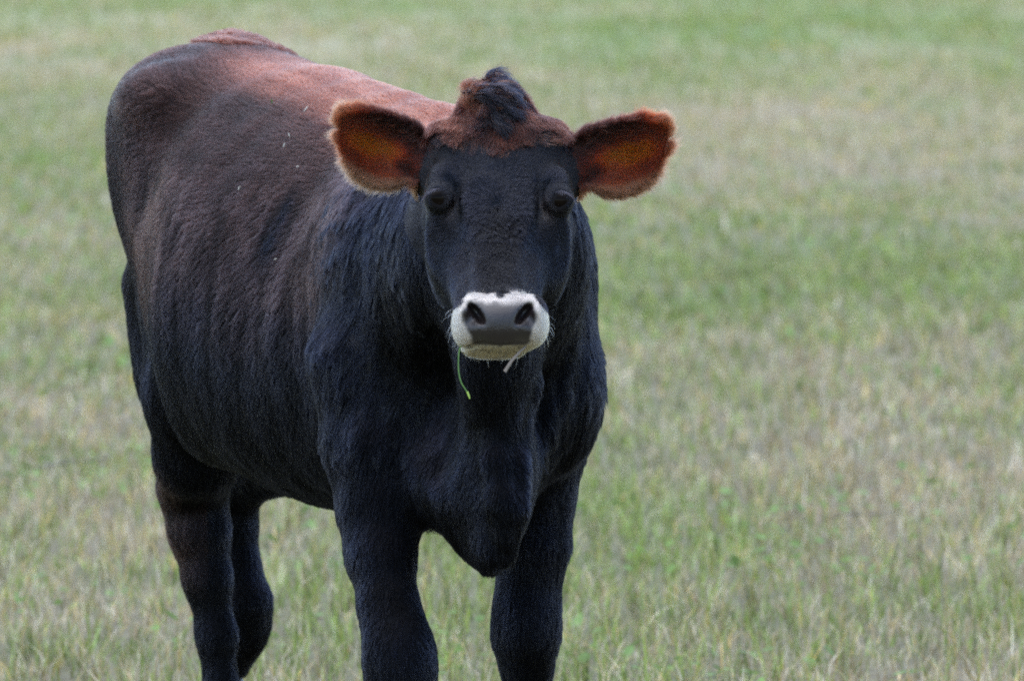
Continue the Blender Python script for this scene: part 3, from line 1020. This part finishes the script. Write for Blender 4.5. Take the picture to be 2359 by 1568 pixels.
def build_coat():
    # trunk, neck and legs
    def wfn(c):
        h, cc, ears, isear, head = regions(c)
        w = np.ones(len(c))
        w[head | (isear != 0)] = 0
        w *= np.where(cc[:, 0] > .12, .55, 1.0)
        w *= np.where(cc[:, 2] < .10, .4, 1)
        w[(cc[:, 2] < .062) & (cc[:, 2] > -1)] = 0
        return w
    P, N = sample_surface(int(520000 * FUR), wfn)
    c = to_local(COW, P)
    lx, ly, z = c.T
    fy = np.interp(z, [.45, .6, .85, 1.0, 1.1], [.0, .35, .75, 1.0, 1.2])
    fz = np.interp(z, [.45, .6, .85, 1.0, 1.1], [1.0, .9, .65, .38, .12])
    fr = smooth(.30, .02, ly) * smooth(1.08, .98, z)             # neck and shoulder: hair hangs
    fy = fy * (1 - .85 * fr)
    fz = fz * (1 - fr) + fr
    neck_top = smooth(.05, -.05, ly) * smooth(.9, 1.0, z)
    wv = (noise(c, (7, 7, 4), 13) - .5)
    wv2 = (noise(c, (16, 16, 9), 53) - .5)
    flow = CEY * (fy + .7 * wv + .4 * wv2)[:, None] - CEZ * fz[:, None] + CEX * (.5 * (noise(c, (8, 8, 5), 91) - .5))[:, None]
    col = coat_color(P, N)
    along = smooth(.92, 1.04, z) * smooth(-.05, .12, ly)
    streak = .6 * (noise(c, (46, 46, 9), 66) * (1 - along) + noise(c, (60, 8, 60), 86) * along) + .4 * (noise(c + .012 * np.sin(z * 40)[:, None], (90, 90, 10), 36) * (1 - along) + noise(c, (110, 14, 110), 16) * along)
    k = 1 - .65 * along
    col *= (1 - .7 * k + 1.4 * k * smooth(.25, .75, streak))[:, None] * (.75 + .5 * rng.random(len(P)))[:, None]
    L = np.interp(z, [.1, .45, .6, 1.1], [.009, .011, .015, .016]) * (.7 + .6 * rng.random(len(P)))
    L *= 1 + .35 * fr * smooth(-.30, -.10, ly)
    und = smooth(-.2, -.7, N[:, 2])
    L *= 1 + .5 * und
    lift = .17 + .22 * noise(c, (20, 20, 8), 5) + .2 * und
    grow("coat", P, N, flow, L, lift, .00032, col, clump=.45, clump_n=int(len(P) / 14) + 1, jit=.13, npt=4)

    # loose locks of the neck and shoulder
    def wn(c):
        h, cc, ears, isear, head = regions(c)
        m = smooth(-.32, -.2, cc[:, 1]) * smooth(.14, .04, cc[:, 1]) * smooth(.58, .68, cc[:, 2]) * smooth(1.03, .95, cc[:, 2])
        m = m * (np.abs(c[:, 0] + .03) > .075) 
        m[head | (isear != 0)] = 0
        return m
    P, N = sample_surface(16000, wn)
    c = to_local(COW, P)
    flow = -CEZ + CEY * (.10 + .5 * (noise(c, (12, 12, 7), 31) - .5))[:, None] + CEX * (.35 * (noise(c, (14, 14, 8), 61) - .5))[:, None]
    col = np.tile(BLACK * 1.3, (len(P), 1)) * (.6 + .8 * rng.random(len(P)))[:, None]
    grow("neck_locks", P, N, flow, .033 * (.6 + .7 * rng.random(len(P))), .15, .00030, col, clump=.8, clump_n=520, jit=.10, npt=7, curl=.05, m=MAT_FACE)

    # head
    def wh(c):
        h, cc, ears, isear, head = regions(c)
        w = head.astype(float)
        wt, le = muzzle_masks(c)
        w *= 1 - np.maximum(wt, le)
        for s in (-1, 1):
            w[np.linalg.norm((c - eye_c(s) - np.array([0, -.014, -.001])) / np.array([.0094, .022, .0127]), axis=1) < 1] = 0
        return w * np.where(h[:, 1] < .09, 1.2, 1)
    P, N = sample_surface(int(270000 * FUR), wh)
    h = to_local(HEAD, P)
    x, s, n = h.T
    wx, ws = .0, .165
    fx, fs = (x - wx), (s - ws)
    ang = np.hypot(fx, fs)
    swirl = .55 * np.exp(-(ang / .05) ** 2)
    vx, vs = fx * 1.0, fs
    vs = np.where(fs > 0, vs * 1.6, vs * 1.2)
    nb = noise(h, (60, 45, 60), 2) - .5
    nb2 = noise(h, (140, 90, 140), 22) - .5
    vx = vx + ang * (.9 * nb + .7 * nb2)
    flow = _rx * vx[:, None] + HA * vs[:, None]
    flow = flow - HN * (.04 * smooth(-.03, -.1, n))[:, None]
    eyed = np.ones(len(P))
    for sg in (-1, 1):                                   # hair grows away from the lids
        dv = P - (eye_c(sg) + np.array([0, -.014, 0]))
        dd = np.linalg.norm(dv, axis=1)
        k = smooth(.032, .016, dd)
        flow = flow / (np.linalg.norm(flow, axis=1)[:, None] + 1e-6) * (1 - k[:, None]) + unit(dv) * k[:, None]
        eyed = np.minimum(eyed, .35 + .65 * smooth(.014, .034, dd))
    sv = s + .045 * (noise(h, (70, 22, 70), 7) - .5) + .02 * (noise(h, (160, 60, 160), 9) - .5) - .018 * np.exp(-(x / .03) ** 2) + .30 * np.clip(np.abs(x) - .05, 0, 1)
    poll = smooth(.062, .014, sv) * smooth(.112, .082, np.abs(x) + .02 * (noise(h, (60, 60, 60), 71) - .5))
    pollc = smooth(-.25, .25, poll - .15 - .7 * rng.random(len(P)))
    fl2 = _rx * (x * 16 + .8 * nb)[:, None] + HA * (.9 - 6 * np.abs(x))[:, None] + np.array([0, -.2, 0])
    flow = flow / (np.linalg.norm(flow, axis=1)[:, None] + .01) * (1 - poll[:, None]) + fl2 * poll[:, None]
    L_eye = eyed
    edge = smooth(-.12, -.04, n)
    col = np.tile(BLACK * 1.2, (len(P), 1))
    col = mixc(col, np.array([.085, .026, .016]), np.clip(poll * edge * (.15 + .9 * noise(h, (90, 30, 90), 43)), 0, 1))
    col *= (.6 + .8 * noise(h, (120, 35, 120), 3))[:, None] * (.75 + .5 * rng.random(len(P)))[:, None]
    # grey-brown skin around the eye corner
    for sg in (-1, 1):
        e = eye_c(sg)
        m = np.exp(-((P[:, 0] - e[0] + sg * .020) / .010) ** 2 - ((P[:, 2] - e[2] + .014) / .012) ** 2)
        col = mixc(col, np.array([.07, .052, .045]), np.clip(m, 0, 1) * .55)
    L = .0075 + .009 * np.exp(-(ang / .055) ** 2) + .014 * poll ** 2 + .006 * smooth(.13, .06, s) + .005 * smooth(-.06, -.14, n)
    L = L * (.7 + .6 * rng.random(len(P))) * L_eye
    lift = .22 + .25 * noise(h, (70, 70, 70), 9) + .12 * poll + .25 * np.exp(-(ang / .045) ** 2)
    grow("face_hair", P, N, flow, L, lift, .00021 + .00006 * poll, col, clump=.32, clump_n=int(len(P) / 9) + 1, jit=.13, npt=5, curl=.05, m=MAT_FACE)

    # longer swirling hair round the whorl of the forehead
    def wb(c):
        q = to_local(HEAD, c)
        _, _, _, ie, hd = regions(c)
        return (hd & (q[:, 1] > .035) & (q[:, 1] < .225) & (np.abs(q[:, 0]) < .058) & (q[:, 2] > -.03)) * np.exp(-(q[:, 0] / .04) ** 2 - ((q[:, 1] - .13) / .06) ** 2)
    P, N = sample_surface(15000, wb)
    h = to_local(HEAD, P)
    fx, fs = h[:, 0], h[:, 1] - .165
    ang = np.hypot(fx, fs)
    nb = noise(h, (45, 35, 45), 62) - .5
    sw = .9 * np.exp(-(ang / .03) ** 2)
    flow = _rx * (fx * 1.3 + sw * np.abs(fs) * np.sign(fx) + ang * 1.5 * nb)[:, None] + HA * (fs * 1.2 + ang * .8 * (noise(h, (50, 50, 50), 12) - .5))[:, None]
    grow("forehead_hair", P, N, flow, (.010 + .009 * np.exp(-(ang / .06) ** 2)) * (.6 + .7 * rng.random(len(P))), .40, .00024,
         np.tile(BLACK * 1.5, (len(P), 1)) * (.6 + .8 * rng.random(len(P)))[:, None], clump=.7, clump_n=800, jit=.24, npt=6, curl=.09, m=MAT_FACE)

    # longer loose strands of the poll, rust among black, running out over the forehead
    def wp(c):
        q = to_local(HEAD, c)
        _, _, _, ie, hd = regions(c)
        return ((q[:, 1] < .050 + .012 * np.exp(-(q[:, 0] / .03) ** 2) - .25 * np.clip(np.abs(q[:, 0]) - .05, 0, 1)) & (np.abs(q[:, 0]) < .098) & hd & (q[:, 2] > -.09)).astype(float)
    P, N = sample_surface(15000, wp)
    h = to_local(HEAD, P)
    x = h[:, 0]
    nz = noise(h, (55, 30, 55), 77) - .5
    flow = _rx * (x * 13 + 1.1 * nz)[:, None] + HA * (1.0 - 6.5 * np.abs(x))[:, None] - HN * .1
    red = rng.random(len(P)) < smooth(.108, .06, np.abs(x)) * (.25 + .8 * noise(h, (70, 30, 70), 45))
    col = np.where(red[:, None], np.array([.165, .046, .026]), BLACK * 1.6) * (.6 + .8 * rng.random(len(P)))[:, None]
    grow("poll_hair", P, N, flow, .026 * (.5 + .9 * rng.random(len(P))) * (1 - 3.5 * np.abs(x)), .20 + .2 * rng.random(len(P)), .00022, col, clump=.6, clump_n=420, jit=.22, npt=7, curl=.13, m=MAT_EAR)

    # short white hairs round the muzzle
    def wm(c):
        wt, le = muzzle_masks(c)
        _, _, _, ie, hd = regions(c)
        return wt * (1 - le) * (c[:, 2] > .775) * (c[:, 1] < 11.9)
    P, N = sample_surface(int(26000 * FUR), wm)
    d = P - np.array([HO[0], 11.74, .845])
    flow = d * np.array([1, .8, 1.0]) + np.array([0, .01, -.012])
    col = np.array([.54, .48, .42]) * (.8 + .3 * rng.random(len(P)))[:, None]
    lowlip = smooth(.812, .806, P[:, 2])
    inner = lowlip * smooth(.786, .795, P[:, 2])
    col = mixc(col, np.array([.36, .29, .16]), inner * .8)
    topw = smooth(.862, .875, P[:, 2])
    col = mixc(col, np.array([.62, .50, .40]), topw * .5)
    sp = smooth(.66, .80, noise(P, (300, 300, 300), 8.0)) * smooth(.060, .03, np.abs(P[:, 0] - HO[0]))
    col = mixc(col, np.array([.12, .10, .10]), sp * .7)
    grow("muzzle_hair", P, N, flow, .0038 * (.6 + .8 * rng.random(len(P))), .35, .00016, col, clump=.2, jit=.25, npt=4)

    # chin whiskers and lashes
    K = 90
    P, N = sample_surface(K * 12, wm)
    P, N = P[:K], N[:K]
    grow("whiskers", P, N, N * .6 + np.array([0, -.2, -.5]), .022 * (.6 + .8 * rng.random(K)), 1.2, .00013, np.tile(np.array([.22, .21, .20]), (K, 1)), clump=0, jit=.3, npt=5)
    for sg in (-1, 1):
        e = eye_c(sg)
        m = 46
        t = rng.random(m)
        base = e + np.stack([sg * (-.008 + .022 * t), -.0175 + .012 * t ** 2, .0115 + .004 * np.sin(t * 3) - .006 * t * t], 1)
        nn = unit(base - e)
        fl = np.stack([sg * (.9 + t), -.7 + 0 * t, -.05 - .45 * t], 1)
        grow("eyelashes", base, nn, fl, .020 * (.6 + .7 * rng.random(m)), .35, .00013, np.tile(np.array([.02, .02, .03]), (m, 1)), clump=.3, jit=.1, npt=5, droop=.25)

    # ears
    for sg in (-1, 1):
        o, A, LL = ear_frame(sg)
        def we(c):
            _, _, _, ie, _ = regions(c)
            return (ie == sg).astype(float)
        P, N = sample_surface(int(62000 * FUR), we)
        e = (P - o) @ A.T
        u, v, wq = e[:, 0] / LL, e[:, 1], e[:, 2]
        inside = ((N @ A[2]) > .1)
        rimd = np.abs(v) / (.0455 * np.sin(np.pi * np.clip(np.clip(u, 0, 1) * .88 + .10, 0, 1)) ** .62 + .002)
        rim = np.maximum(smooth(.80, .97, rimd), smooth(.88, .99, u))
        flow = A[0] * (.65 + u)[:, None] + A[1] * (v / .05 * 1.3)[:, None]
        flow = flow + A[0] * ((noise(e, 60, 3) - .5) * .9)[:, None] + A[1] * ((noise(e, 60, 33) - .5) * .9)[:, None]
        ORANGE, BRN, DK, PALE = map(np.array, ((.80, .064, .004), (.14, .024, .009), (.014, .005, .004), (.20, .085, .045) if sg < 0 else (.20, .075, .038)))
        nb = noise(e, (45, 70, 50), 6) - .5
        glow = np.exp(-((u - .48) / .30) ** 2 - ((v + .008 - .004 * u) / .014) ** 2)  # light shining through the ear, painted as an orange streak in the hair
        col = mixc(np.tile(BRN, (len(P), 1)), ORANGE, np.clip(glow * 1.25 + nb * .9, 0, 1))
        up = smooth(.004, .028, v + .02 * nb) * smooth(1.0, .55, u)  # shadow under the upper edge of the cup, painted into the hair colour
        col = mixc(col, DK * 1.6, np.clip(up * 1.1, 0, 1) * (1 - .5 * rim))
        rt = smooth(.30, .05, u + .12 * nb - .25 * smooth(-.01, .03, v))  # painted shadow deepening towards the ear root
        col = mixc(col, DK, rt * .9)
        lowrim = np.clip(smooth(-.018, -.038, v) + smooth(.75, 1.0, u) * .6, 0, 1)
        col = mixc(col, PALE, np.clip(lowrim * rim * .95, 0, 1))
        col = np.where(inside[:, None] | (rim > .5)[:, None], col, mixc(np.tile(np.array([.10, .04, .026]), (len(P), 1)), DK, smooth(.6, .1, u)))
        col = col * (.7 + .6 * rng.random(len(P)))[:, None]
        L = .010 + .010 * rim + .004 * inside
        L = L * (.6 + .8 * rng.random(len(P)))
        flow2 = flow + (A[1] * (np.sign(v) * .8)[:, None]) * rim[:, None]
        pick = (v > .010) & (u > .08) & (rng.random(len(P)) < .035)
        fw = -A[1] * 1.0 + A[0] * (.9 + 1.2 * rng.random(len(P)))[:, None]
        grow("ear_wisps", P[pick], N[pick], fw[pick], .026 * (.6 + .7 * rng.random(pick.sum())), .75, .00018,
             mixc(np.tile(BRN, (len(P), 1)), np.tile(DK, (len(P), 1)), rng.random(len(P)))[pick], clump=.5, clump_n=60, jit=.2, npt=7, curl=.08, bend=.5, m=MAT_EAR)
        grow("ear_hair", P, N, flow2, L, .35 + .25 * rng.random(len(P)) + .2 * rim, .00017, col, clump=.4, clump_n=int(len(P) / 10) + 1, jit=.22, npt=5, curl=.06, m=MAT_EAR)

    # forelock: dark curls standing on the poll and falling over the brow
    top = np.array([HO[0] - .006, 12.035, 1.112])
    def dome(n, x0, x1, z0, ymax):
        def wd(c):
            q = (c[:, 0] - top[0])
            return ((q > x0) & (q < x1) & (c[:, 2] > z0) & (c[:, 1] < ymax)).astype(float)
        return sample_surface(n, wd)
    n = 2300
    P, N = dome(n, -.016, .018, 1.104, 12.035)
    flow = np.stack([(P[:, 0] - top[0]) * 12 + .05 + .9 * (noise(P, 45, 5) - .5), np.full(n, -.5), -.9 + 0 * P[:, 0]], 1)
    col = np.where((rng.random(n) < .88)[:, None], BLACK * 1.6, np.array([.07, .03, .022])) * (.7 + .6 * rng.random(n))[:, None]
    grow("forelock", P, N, flow, .050 * (.5 + .7 * rng.random(n)), .55, .00026, col, bend=.75, clump=.8, clump_n=55, jit=.25, npt=10, curl=.28, m=MAT_FACE)
    n = 5600
    P, N = dome(n, -.050, .052, 1.110, 12.08)
    qx = (P[:, 0] - top[0]) / .046
    flow = np.stack([qx * 1.3 + .5 * (noise(P, 70, 3) - .5), .5 * (noise(P, 60, 8) - .5) - .2, .1 + 0 * qx], 1)
    tipc = noise(P, 55, 2)
    col = mixc(np.tile(np.array([.10, .032, .018]), (n, 1)), np.tile(BLACK * 2, (n, 1)), smooth(.50, .75, tipc + .30 * (1 - np.abs(qx)) - .15)) * (.6 + .7 * rng.random(n))[:, None]
    grow("poll_tuft", P, N, flow, (.015 + .045 * np.exp(-((qx + .12) / .40) ** 2)) * (.4 + 1.0 * noise(P, 75, 61)) * (.7 + .5 * rng.random(n)), 1.3, .00024, col, bend=.55, clump=.86, clump_n=32, jit=.35, npt=12, curl=.40)
    # ruffled crest over the tail head
    n = 7000
    def wc(c):
        q = to_local(COW, c)
        return ((q[:, 1] > .90) & (q[:, 1] < 1.12) & (np.abs(q[:, 0]) < .055) & (q[:, 2] > 1.10)).astype(float)
    P, N = sample_surface(n, wc)
    cl = noise(P, (40, 40, 40), 19)
    col = mixc(np.tile(RUST * .7, (n, 1)), np.tile(np.array([.12, .040, .029]), (n, 1)), cl) * (.6 + .8 * rng.random(n))[:, None]
    grow("rump_crest", P, N, CEY * 1.0 - CEX * (.4 + .8 * (cl - .5))[:, None], .028 * (.35 + 1.1 * cl) * (.7 + .5 * rng.random(n)), .95, .00034, col, bend=.4, clump=.7, clump_n=220, jit=.3, npt=6, curl=.12)
    # tail switch
    n = 2500
    P = to_world(COW, np.stack([.030 + rng.normal(0, .006, n), 1.20 + rng.normal(0, .008, n), rng.uniform(.40, .50, n)], 1))
    N = unit(rng.normal(0, 1, (n, 3)) * np.array([1, 1, 0.0]))
    grow("tail_switch", P, N, np.tile(-CEZ - .16 * CEX, (n, 1)), .22 * (.7 + .4 * rng.random(n)), .1, .0004, np.tile(BLACK * 2, (n, 1)), clump=.5, clump_n=30, jit=.05, npt=8)

if FUR > 0:
    build_coat()

# ---------------------------------------------------------------- small things
def tube(name, pts, radii, m, flat=1.0, nseg=8, parent=None):
    pts = np.array(pts, float)
    vs, fs = [], []
    n = len(pts)
    for i, p in enumerate(pts):
        t = pts[min(i + 1, n - 1)] - pts[max(i - 1, 0)]
        t /= np.linalg.norm(t)
        a = np.cross(t, [0, 1, 0])
        if np.linalg.norm(a) < .1: a = np.cross(t, [1, 0, 0])
        a /= np.linalg.norm(a)
        b = np.cross(t, a)
        for j in range(nseg):
            q = 2 * math.pi * j / nseg
            vs.append(p + a * math.cos(q) * radii[i] + b * math.sin(q) * radii[i] * flat)
    for i in range(n - 1):
        for j in range(nseg):
            fs.append([i * nseg + j, i * nseg + (j + 1) % nseg, (i + 1) * nseg + (j + 1) % nseg, (i + 1) * nseg + j])
    me = mesh_np(name, np.array(vs), np.array(fs))
    me.materials.append(m)
    return link(name, me, parent)

def spl(pts, n=16):
    return dense(pts, n) if False else np.array([np.array(dense_pt(pts, q)) for q in np.linspace(0, len(pts) - 1, n)])
def dense_pt(pts, q):
    pts = np.array(pts, float)
    i = int(min(q, len(pts) - 2))
    f = q - i
    p0, p1, p2, p3 = pts[max(i - 1, 0)], pts[i], pts[i + 1], pts[min(i + 2, len(pts) - 1)]
    return 0.5 * ((2 * p1) + (p2 - p0) * f + (2 * p0 - 5 * p1 + 4 * p2 - p3) * f * f + (3 * p1 - p0 - 3 * p2 + p3) * f ** 3)

MAT_FRESH = M_plain("fresh_blade", (.075, .17, .02), .45)
MAT_DRY = M_plain("dry_stem", (.20, .155, .12), .7)
b = spl([pix(1062, 796, 11.77), pix(1057, 812, 11.755), pix(1056, 850, 11.75), pix(1062, 880, 11.745), pix(1076, 902, 11.74)], 18)
o = tube("grass_blade", b, np.interp(np.linspace(0, 1, 18), [0, .8, 1], [.0008, .0009, .0007]), MAT_FRESH, .4)
tag(o, "thin green grass blade hanging from the corner of the cow's mouth", "grass blade")
tip = tube("blade_tip", [pix(1076, 902, 11.74), pix(1079, 909, 11.74), pix(1082, 918, 11.74)], [.0014, .0014, .0008], M_plain("pale_tip", (.35, .48, .08), .5), .4, parent=o)
o = tube("straw_stem", spl([pix(1212, 797, 11.765), pix(1196, 812, 11.75), pix(1178, 832, 11.74), pix(1163, 856, 11.735)], 10),
         np.linspace(.0014, .0024, 10), MAT_DRY, .5)
tag(o, "short dry brown straw sticking out of the cow's lower lip", "straw")

# seeds and hay flecks caught in the coat
bpy.context.view_layer.update()
from mathutils.bvhtree import BVHTree
bvh = BVHTree.FromPolygons([tuple(p) for p in BP.tolist()], [tuple(f) for f in BF.tolist()])
MAT_SEED = M_plain("hay_fleck", (.55, .50, .42), .7)
for px, py, ang, ln, lab in ((678, 323, 1.9, .0045, "pale seed fleck on the cow's upper flank, above the other pale one"),
                        (667, 345, 1.2, .0050, "pale seed fleck on the cow's upper flank, lowest of the cluster"),
                        (636, 248, 1.7, .0050, "tiny green leaf scrap on the cow's back"),
                        (565, 441, 1.1, .0045, "pale fleck beside the dark rubbed mark on the flank"),
                        (699, 393, .3, .0030, "tiny pale fleck alone between the flank mark and the ear"),
                        (650, 602, .4, .0030, "tiny pale fleck low on the cow's side"),
                        (715, 265, .9, .0070, "thin hay wisp high on the flank near the ear")):
    org = Vector((0, 0, CAM_Z))
    d = (Vector(pix(px, py, 13)) - org).normalized()
    hit, nor, _, _ = bvh.ray_cast(org, d)
    if hit is None: continue
    c = np.array(hit) + np.array(nor) * .012
    dv = np.array([math.cos(ang), 0, math.sin(ang)]) * ln * .7
    o = tube("leaf_scrap" if "leaf" in lab else "hay_fleck", [c - dv, c - dv * .3, c + dv * .4, c + dv], [.0006, .0009, .0009, .0003], MAT_FRESH if "leaf" in lab else MAT_SEED, .6)
    tag(o, lab, "leaf scrap" if "leaf" in lab else "hay fleck")

# yellow flowers far back in the grass
MAT_STEM = M_plain("flower_stem", (.12, .2, .05), .6)
MAT_PETAL = M_plain("petal", (.75, .55, .03), .6)
def flower(px, py, lab):
    x, y = gxy(px, py)
    e = bpy.data.objects.new("yellow_flower", None)
    sc.collection.objects.link(e)
    z = float(ground_h(np.array([x]), np.array([y]))[0])
    e.location = (x, y, z)
    bpy.context.view_layer.update()
    tag(e, lab, "flower", "yellow flowers in the pasture")
    tube("stem", [(x, y, z), (x + .004, y, z + .05), (x + .01, y, z + .10)], [.0016, .0014, .0012], MAT_STEM, parent=e)
    c = np.array([x + .01, y, z + .10])
    vs, fs = [c], []
    npet = 16
    for i in range(npet * 2):
        a = math.pi * i / npet
        r = .024 if i % 2 else .014
        vs.append(c + np.array([r * math.cos(a), r * math.sin(a), .010 if i % 2 else .004]))
    k = len(vs) - 1
    vs.append(c + np.array([0, 0, .010]))
    for i in range(k):
        fs.append([0, 1 + (i + 1) % k, 1 + i])
        fs.append([k + 1, 1 + i, 1 + (i + 1) % k])
    me = mesh_np("blossom", np.array(vs), np.array(fs), False)
    me.materials.append(MAT_PETAL)
    link("blossom", me, e)
flower(1785, 155, "yellow flower in the far grass above the cow's right-hand ear")
flower(1990, 298, "yellow flower in the grass farthest to the right")
flower(393, 97, "yellow flower in the far grass beside the cow's rump")

# fallen twigs
MAT_TWIG = M_plain("twig_bark", (.13, .11, .095), .85)
def twig(p0, p1, r, lab):
    a, b = np.array(gxy(*p0)), np.array(gxy(*p1))
    pts = []
    for t in np.linspace(0, 1, 9):
        q = a + (b - a) * t + np.array([.006 * math.sin(t * 9), .02 * math.sin(t * 6 + 1)])
        pts.append((q[0], q[1], float(ground_h(q[:1], q[1:])[0]) + .022 + .004 * math.sin(t * 5)))
    o = tube("twig", pts, np.linspace(r, r * .5, 9), MAT_TWIG)
    tag(o, lab, "twig", "twigs lying in the pasture")
twig((80, 1095), (250, 1060), .006, "dark crooked twig lying in the grass left of the cow's hind legs")
twig((1905, 1208), (2110, 1190), .0022, "thin grey twig lying in the grass right of the cow")
